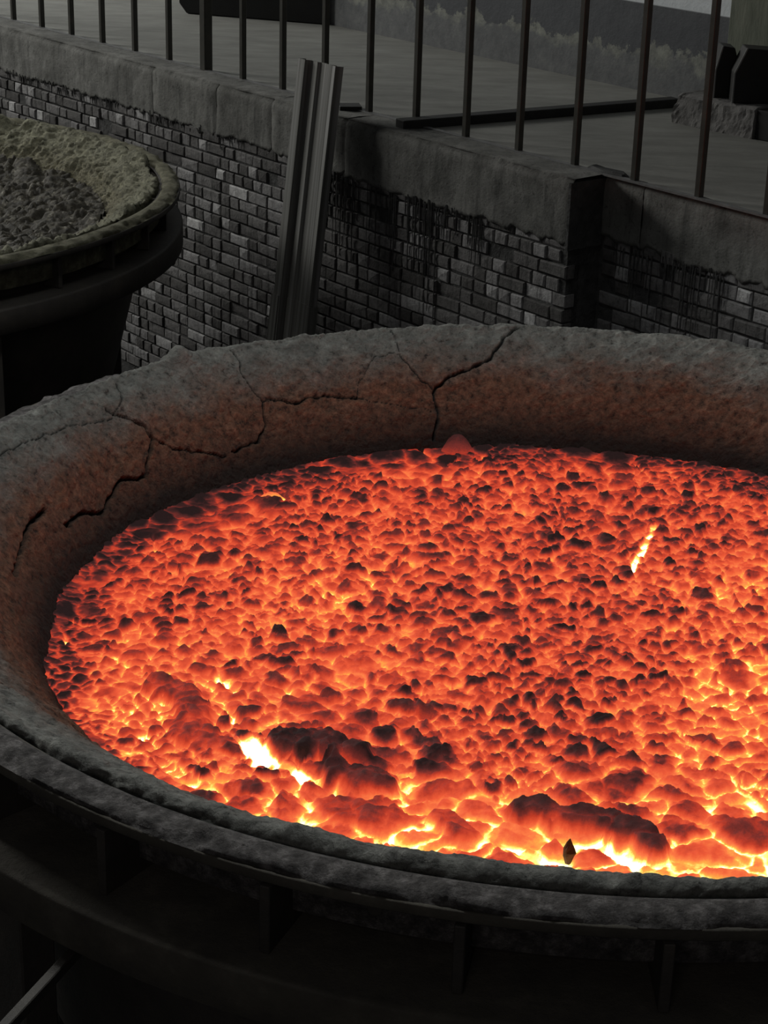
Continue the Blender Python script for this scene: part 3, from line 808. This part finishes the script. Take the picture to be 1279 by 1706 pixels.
# crust climbs a little where it meets the lining
hgt = hgt + .02 * sstep(1.25, 1.42, rr_) * 1.0
zc = LAVAZ + hgt - .012
Vall = np.stack([X, Y, zc + 0], -1)
keepv = rr_ < RL
fi = keepv[:-1, :-1] & keepv[1:, :-1] & keepv[:-1, 1:] & keepv[1:, 1:]
idx = np.arange(NL * NL).reshape(NL, NL)
Q = np.stack([idx[:-1, :-1], idx[1:, :-1], idx[1:, 1:], idx[:-1, 1:]], -1)[fi]
fid = ID[:-1, :-1][fi]
Vf = Vall.reshape(-1, 3); Hf = heat.ravel()
fc = Vf[Q[:, 0]] + np.array([POT[0], POT[1], 0])
px, py, pz = project(fc)
inv = (px > 0) & (px < 1279) & (py > 745) & (py < 1465)
uid, inverse = np.unique(fid, return_inverse=True)
score = np.bincount(inverse, weights=inv / pz ** 3)
count = np.bincount(inverse); score = np.where(count < 30, 0, score)
order = np.argsort(-score)[:298]
slag = empty('molten_slag', (POT[0], POT[1], LAVAZ), 'glowing orange molten slag with lumpy dark-topped crust filling the foreground pot', 'molten slag')
off0 = np.array([0, 0, LAVAZ])
selmask = np.isin(inverse, order)
pieces = []
for k_ in order:                              # keep the one connected patch of each lump
    ids = np.where(inverse == k_)[0]; v2f = {}
    for i_ in ids:
        for v_ in Q[i_]: v2f.setdefault(int(v_), []).append(int(i_))
    left = set(int(i_) for i_ in ids); best = []
    while left:
        st_ = [left.pop()]; comp = []
        while st_:
            f_ = st_.pop(); comp.append(f_)
            cnt_ = {}
            for v_ in Q[f_]:
                for g_ in v2f[int(v_)]:
                    if g_ in left: cnt_[g_] = cnt_.get(g_, 0) + 1
            for g_, c_ in cnt_.items():
                if c_ >= 2: left.discard(g_); st_.append(g_)
        if len(comp) > len(best): best = comp
    selmask[list(set(int(i_) for i_ in ids) - set(best))] = False
    pieces.append(np.array(best))
def submesh(name, faces, skirt, cen):
    used, inv_ = np.unique(faces, return_inverse=True)
    fq = inv_.reshape(faces.shape); V = Vf[used] - off0 - cen; Hh = Hf[used]
    if skirt:
        E = np.concatenate([fq[:, [i, (i + 1) % 4]] for i in range(4)]); key = np.sort(E, 1)
        kk = key[:, 0] * 1000003 + key[:, 1]; u_, cnt = np.unique(kk, return_counts=True)
        B = E[np.isin(kk, u_[cnt == 1])]
        bv = np.unique(B); mp = {int(v): i for i, v in enumerate(bv)}
        nb = len(V); V = np.concatenate([V, V[bv] * np.array([.96, .96, 1]) - np.array([0, 0, .012])]); Hh = np.r_[Hh, Hh[bv] + .1]
        sk = np.array([(int(b_), int(a), nb + mp[int(a)], nb + mp[int(b_)]) for a, b_ in B])
        fq = np.concatenate([fq, sk])
    return mesh_np(name, V, fq, M_lava, True, {'warmth': Hh})
me = submesh('crust_field', Q[~selmask], False, np.zeros(3))
tag(link('crust_field', me, slag), kind='stuff')
for best in pieces:
    fs = Q[best]
    if len(fs) < 6: continue
    cen = (Vf[fs[:, 0]] - off0).mean(0)
    link('crust_lump', submesh('crust_lump', fs, True, cen), slag, tuple(cen))

# curled glowing flakes standing at the far edge of the bath
def flake(p, w, h, tilt, curl, heat_, rz):
    n, k = 10, 6; V = []; Hh = []; h = h * .42; w = w * 1.1
    r = random.Random(int(p[0]))
    for t in (0, 1):
        for i in range(n):
            for j in range(k):
                u = i / (n - 1) - .5; v_ = j / (k - 1)
                x = u * w * (1 - .35 * v_); zz = v_ * h * (1 - (2 * u) ** 2 * .6) + r.uniform(-.001, .001)
                y = tilt * v_ * h + curl * u * u * w - t * .003 + curl * .3 * v_ * v_ * h
                V.append((x, y, zz)); Hh.append(heat_ - .25 * v_)
    def I(t, i, j): return t * n * k + i * k + j
    Fq = []
    for i in range(n - 1):
        for j in range(k - 1):
            Fq.append((I(0, i, j), I(0, i + 1, j), I(0, i + 1, j + 1), I(0, i, j + 1)))
            Fq.append((I(1, i, j), I(1, i, j + 1), I(1, i + 1, j + 1), I(1, i + 1, j)))
    for i in range(n - 1):
        Fq.append((I(0, i, k - 1), I(0, i + 1, k - 1), I(1, i + 1, k - 1), I(1, i, k - 1)))
    P = at_z(p[0], p[1], LAVAZ) - np.array([POT[0], POT[1], LAVAZ])
    o = link('curled_flake', mesh_np('curled_flake', V, Fq, M_lava, True, {'warmth': Hh}), slag, (P[0], P[1], .0))
    o.rotation_euler = (0, 0, rz)
for a in (((455, 838), .08, .06, .9, .6, .92, .3), ((762, 756), .10, .13, .5, .8, .36, 0)):
    flake(*a)

# cold fill of the left pot
X, Y, rr2, hgt, dome, dome2, dome3, ID, *_ = slag_surface(300, 1.47, cs=.06, seed=91)
hgt = hgt * 1.2 + .05 * sstep(.9, 1.4, rr2)
Z = hgt - .02
idx = np.arange(300 * 300).reshape(300, 300); kv = rr2 < 1.46
fi = kv[:-1, :-1] & kv[1:, :-1] & kv[:-1, 1:] & kv[1:, 1:]
Q = np.stack([idx[:-1, :-1], idx[1:, :-1], idx[1:, 1:], idx[:-1, 1:]], -1)[fi]
used, inv_ = np.unique(Q, return_inverse=True)
me = mesh_np('cold_slag', np.stack([X, Y, Z], -1).reshape(-1, 3)[used], inv_.reshape(Q.shape), M_cold, True)
o = link('cold_slag', me, None, (POT2[0], POT2[1], RIMZ - .20))
tag(o, 'cold brown lumpy slag crust lying in the pot at left edge', 'slag')

# pointed chip sticking out of the near hot gap
P = at_z(947, 1430, LAVAZ)
mb = MB(); rr = random.Random(3); n = 9
prof = [(.006, -.012), (.011, .004), (.013, .014), (.011, .024), (.006, .036), (.002, .046)]
vs = []; fs = []
for j, (r_, z_) in enumerate(prof):
    for i in range(n):
        t = 2 * PI * i / n; q_ = r_ * rr.uniform(.75, 1.25); vs.append((q_ * math.cos(t), q_ * .7 * math.sin(t), z_ + rr.uniform(-.002, .002)))
for j in range(len(prof) - 1):
    for i in range(n): fs.append((j * n + i, j * n + (i + 1) % n, (j + 1) * n + (i + 1) % n, (j + 1) * n + i))
fs.append(tuple(range((len(prof) - 1) * n, len(prof) * n)))
fs.append(tuple(range(n))[::-1])
mb.add(vs, fs)
M_chip = basic('scorched_chip', [(.3, (.03, .008, .006)), (.7, (.09, .03, .02))], 60, .8)
tag(link('slag_chip', mb.mesh('slag_chip', M_chip), None, tuple(P)), 'small pointed dark chip standing upright in the near glowing gap', 'chip')

# ================================================================= railing
rail = empty('safety_railing', wp(2.3, 0, 0), 'dark painted steel railing with upright bars along the raised floor edge', 'railing')
SP = .33267
ang = math.atan2(WD[1], WD[0])
org = np.array(wp(2.3, 0, 0))
def bar_mesh(name, w, h, matl):
    mb = MB(); mb.box((0, 0, h / 2), (w / 2, 0, 0), (0, w / 2, 0), (0, 0, h / 2)); return mb.mesh(name, matl, w * .08)
bm_ = bar_mesh('bar', .026, 1.05, M_bar); pm_ = bar_mesh('post', .048, 1.12, M_bar)
for i in range(-2, 20):
    s = i * SP + (.01 if i == 6 else 0)
    p = np.array(wp(s, -.008, .0)) - org
    link('post' if i in (6, 18) else 'bar', pm_ if i in (6, 18) else bm_, rail, tuple(p), ang)
mb = MB()
c = np.array(wp(SP * 8.5, 0.002, .004)) - org
mb.box(c, (*(WD * 3.6), 0), (*(WN * .014), 0), (0, 0, .004)); link('bottom_strip', mb.mesh('bottom_strip', M_rail), rail)
mb = MB(); c = np.array(wp(SP * 8.5, -.008, 1.07)) - org
mb.box(c, (*(WD * 3.6), 0), (*(WN * .022), 0), (0, 0, .022)); link('top_rail', mb.mesh('top_rail', M_bar, .003), rail)

# ================================================================= leaning steel profile
def wall_px(x, y, off):
    s, z = on_wall(x, y, off); return np.array(wp(s, off, z))
T0, T1 = wall_px(508, 100, PROUD + .045), wall_px(572, 109, PROUD + .045)
B0, B1 = wall_px(460, 558, PROUD + .20), wall_px(522, 552, PROUD + .20)
Tm = (T0 + T1) / 2; Bm = (B0 + B1) / 2
ax = (Bm - Tm); k_ = (PITZ - Tm[2]) / ax[2]; foot = Tm + ax * k_
zl = (Tm - foot); Ltot = np.linalg.norm(zl); zl /= Ltot
xl = (T1 - T0); xl -= zl * (xl @ zl); wd = np.linalg.norm(xl); xl /= wd
yl = np.cross(zl, xl)                         # local frame, y away from or to viewer
if yl @ np.array([WN[0], WN[1], 0]) > 0: pass
Wd = wd
sgn = 1 if yl @ np.array([WN[0], WN[1], 0]) > 0 else -1
def profile_mesh(name, L, w, sc_=1.0):
    h = w / 2; d = .040 * sc_
    # hat-shaped cold rolled section, front towards the pit
    pts = [(-h, 0.0), (-h + .002, d), (-h * .62, d), (-h * .56, d * .25), (-h * .42, d * .15), (-h * .36, d * .5), (-h * .12, d * .55), (-h * .02, d * .3), (h * .25, d * .3),
           (h * .35, d * .55), (h * .62, d * .5), (h * .72, d * .2), (h * .80, d * .95), (h * .97, d), (h, 0.0)]
    t = .004
    outer = [(x, y * 1.0) for x, y in pts]; inner = [(x * .985, y - t) for x, y in pts][::-1]
    poly = [(x, sgn * y) for x, y in outer + inner]
    if sgn < 0: poly = poly[::-1]
    poly = poly[::-1]
    n = len(poly); vs = [(x, y, 0) for x, y in poly] + [(x, y, L) for x, y in poly]
    fs = [(i, (i + 1) % n, n + (i + 1) % n, n + i) for i in range(n)]
    m_ = len(pts)
    # end faces as quads between outer and inner lines
    idxo = list(range(n))
    for i in range(m_ - 1):
        a, b_ = i, i + 1; c_, d_ = n - 1 - (i + 1), n - 1 - i
        fs.append((n + a, n + b_, n + c_, n + d_)); fs.append((a, d_, c_, b_))
    mb = MB(); mb.add(vs, fs)
    import bmesh
    me = mb.mesh(name, M_profile)
    bm = bmesh.new(); bm.from_mesh(me); bmesh.ops.recalc_face_normals(bm, faces=bm.faces[:]); bm.to_mesh(me); bm.free()
    return me
root = empty('steel_profile', tuple(foot), 'long grey ridged steel profile leaning against the brick wall and railing edge', 'steel profile')
R3 = Matrix(((xl[0], yl[0], zl[0]), (xl[1], yl[1], zl[1]), (xl[2], yl[2], zl[2])))
root.rotation_euler = R3.to_euler()
link('ridged_channel', profile_mesh('ridged_channel', Ltot, Wd), root)
cut = np.linalg.norm(wall_px(492, 498, PROUD + .18) - foot)
o = link('lap_sleeve', profile_mesh('lap_sleeve', cut, Wd * 1.08, 1.12), root)

# ================================================================= things on the raised floor
def floor_box(name, pA, pB, depth, h, matl, lab, cat, bev=.003):
    A, B = at_z(*pA, 0.0), at_z(*pB, 0.0); d = (B - A); L = np.linalg.norm(d); d /= L
    n = np.array([-d[1], d[0], 0]); 
    if n[1] < 0: n = -n
    mb = MB(); mb.box(np.array([0, 0, h / 2]), d * L / 2, n * depth / 2, (0, 0, h / 2))
    c = (A + B) / 2 + n * depth / 2
    return tag(link(name, mb.mesh(name, matl, bev), None, (c[0], c[1], 0)), lab, cat)
floor_box('steel_beam', (672, 217), (1132, 179), .07, .040, M_beam, 'long black steel bar lying on the raised floor behind the railing', 'steel bar')

# concrete plinth with broken left end
A = at_z(1122, 205, 0); B = at_z(1252, 232, 0); d = (B - A); L = np.linalg.norm(d); d /= L; n = np.array([-d[1], d[0], 0]); n = n if n[1] > 0 else -n
H = .135
pdep = min(.5, float((A[:2] - b0) @ BN) - .20)
nu, nv = 40, 12
vs = []; fs = []
def plinth(u, v_, w_):   # u along, v up, w depth
    return A + d * (u * 1.0) + n * w_ + np.array([0, 0, v_])
Lp = L + .0
grid = []
rows = [(0, 0)] + [(H * t, 0) for t in np.linspace(.12, .92, 8)] + [(H, .02)] + [(H, w_) for w_ in np.linspace(.06, pdep, 6)] + [(0, pdep)]
U = np.linspace(-.02, Lp, nu)
for (z_, w_) in rows:
    for i, u in enumerate(U):
        rg = .03 * max(0, 1 - (u + .02) / .12)
        nn = float(fbm(np.array(u * 25.), np.array(z_ * 30 + w_ * 12), 5)) - .5
        slant = .035 * (z_ / H) * max(0, 1 - (u + .02) / .1)
        p = plinth(u + slant, z_ + (nn * .012 if z_ > 0 else 0), w_ + nn * .02 - rg * nn * 2)
        vs.append(tuple(p - A))
nr = len(rows)
for j in range(nr - 1):
    for i in range(nu - 1):
        a = j * nu + i; fs.append((a, a + 1, a + nu + 1, a + nu))
fs.append(tuple(j * nu for j in range(nr))); fs.append(tuple(j * nu + nu - 1 for j in range(nr))[::-1])
mb = MB(); mb.add(vs, fs)
root = empty('concrete_plinth', tuple(A), 'low rough concrete block with crumbled left end beyond the railing at right', 'concrete block')
link('block', mb.mesh('block', M_plinth), root)
mb = MB(); c = d * (Lp + .16) + n * .14
mb.box(c + np.array([0, 0, H * .47]), d * .155, n * .13, (0, 0, H * .47)); link('dark_end', mb.mesh('dark_end', M_black, .004), root)['label'] = 'black end section of the block'

# two black chamfered steel boxes on the plinth
def chbox(px, py, w, h, dpt, lab, grp=None):
    P = at_z(px, py, H)
    f = np.array([1, 0, 0]); bk = np.array([0, 1, 0])
    root = empty('chamfered_box', tuple(P), lab, 'box')
    out = [(0, 0), (w, 0), (w, h * .80), (w * .85, h * .97), (min(w * .25, .045), h), (0.0, h * .55)]
    mb = MB(); mb.prism([(x, 0, z) for x, z in out], [(x, dpt, z) for x, z in out])
    link('body', mb.mesh('body', M_black, .003), root)
    mb = MB(); e = .004
    for (x0, z0), (x1, z1) in (((0, 0), (0, h * .55)), ((0, h * .55), (min(w * .25, .045), h))):
        mb.tube((x0, -.002, z0), (x1, -.002, z1), e, e, 6)
    link('worn_edge', mb.mesh('worn_edge', M_edge), root)['label'] = 'pale worn edge'
    return root
chbox(1188, 163, .088, .225, .12, 'black chamfered box on the concrete block, left of two and partly behind the other')
chbox(1219, 172, .22, .235, .13, 'black chamfered box on the concrete block, right of two with pale front edge')

# pillar at the right behind the boxes
r_ = ray(1207, 100); k_ = ((b0 + BN * .14) @ BN) / (r_[:2] @ BN); P = np.array([r_[0] * k_, r_[1] * k_, 0])
e_ = np.array([-BD[0], -BD[1], 0]); e_ = e_ if e_[1] < 0 else -e_
n_ = np.array([BN[0], BN[1], 0])
mb = MB(); mb.box(e_ * .42 - n_ * .066 + np.array([0, 0, 1.5]), e_ * .42, n_ * .066, (0, 0, 1.5))
tag(link('concrete_pillar', mb.mesh('concrete_pillar', M_pillar, .008), None, tuple(float(v) for v in P)), 'greenish grey plastered pillar behind the black boxes at right', 'pillar')

# black machine base near the back wall, top of the picture
A = at_z(297, 22, 0); B = at_z(545, 42, 0); d = B - A; L = np.linalg.norm(d); d /= L; n = np.array([-d[1], d[0], 0]); n = n if n[1] > 0 else -n
mb = MB()
prof = [(0, .06), (.05, .0), (L - .0, 0), (L, .5), (.02, .5), (0, .44)]
base = [d * x + np.array([0, 0, z_]) for x, z_ in prof]
bn3 = np.array([-BN[0], -BN[1], 0])
mb.prism(base, [p + bn3 * max(.01, float((A[:2] + p[:2] - b0) @ BN) - .02) for p in base])
root = empty('machine_cabinet', tuple(A), 'black steel machine cabinet standing against the far wall, top left', 'cabinet')
link('housing', mb.mesh('housing', M_black, .008), root)

# scraps by the railing foot
def scrap(pA, pB, w, h, lab, name, cat, matl, z=.0, seed=1):
    A, B = at_z(*pA, z), at_z(*pB, z); dd = B - A; L = np.linalg.norm(dd); dd /= L; nn = np.array([-dd[1], dd[0], 0]); r = random.Random(seed)
    n_ = 12; lo = []; up_ = []
    for i in range(n_):
        t = 2 * PI * i / n_; u = math.cos(t) * L / 2 * r.uniform(.85, 1.05); v_ = math.sin(t) * w / 2 * r.uniform(.8, 1.1)
        lo.append(dd * u + nn * v_); up_.append(dd * u * .8 + nn * v_ * .6 + np.array([0, 0, h * r.uniform(.7, 1.1)]))
    mb = MB(); mb.prism(lo, up_)
    me = mb.mesh(name, matl)
    import bmesh
    bm = bmesh.new(); bm.from_mesh(me); bmesh.ops.recalc_face_normals(bm, faces=bm.faces[:]); bm.to_mesh(me); bm.free()
    c = (A + B) / 2
    tag(link(name, me, None, (c[0], c[1], z)), lab, cat)
scrap((978, 279), (1050, 300), .10, .018, 'dark rubble heap on the floor behind the railing, right of the proud wall end', 'rubble_heap', 'rubble', M_beam, 0, 4)
floor_box('board_offcut', (566, 186), (603, 186), .10, .022, M_beam, 'short black board lying on the coping right of the leaning profile', 'board', .002)
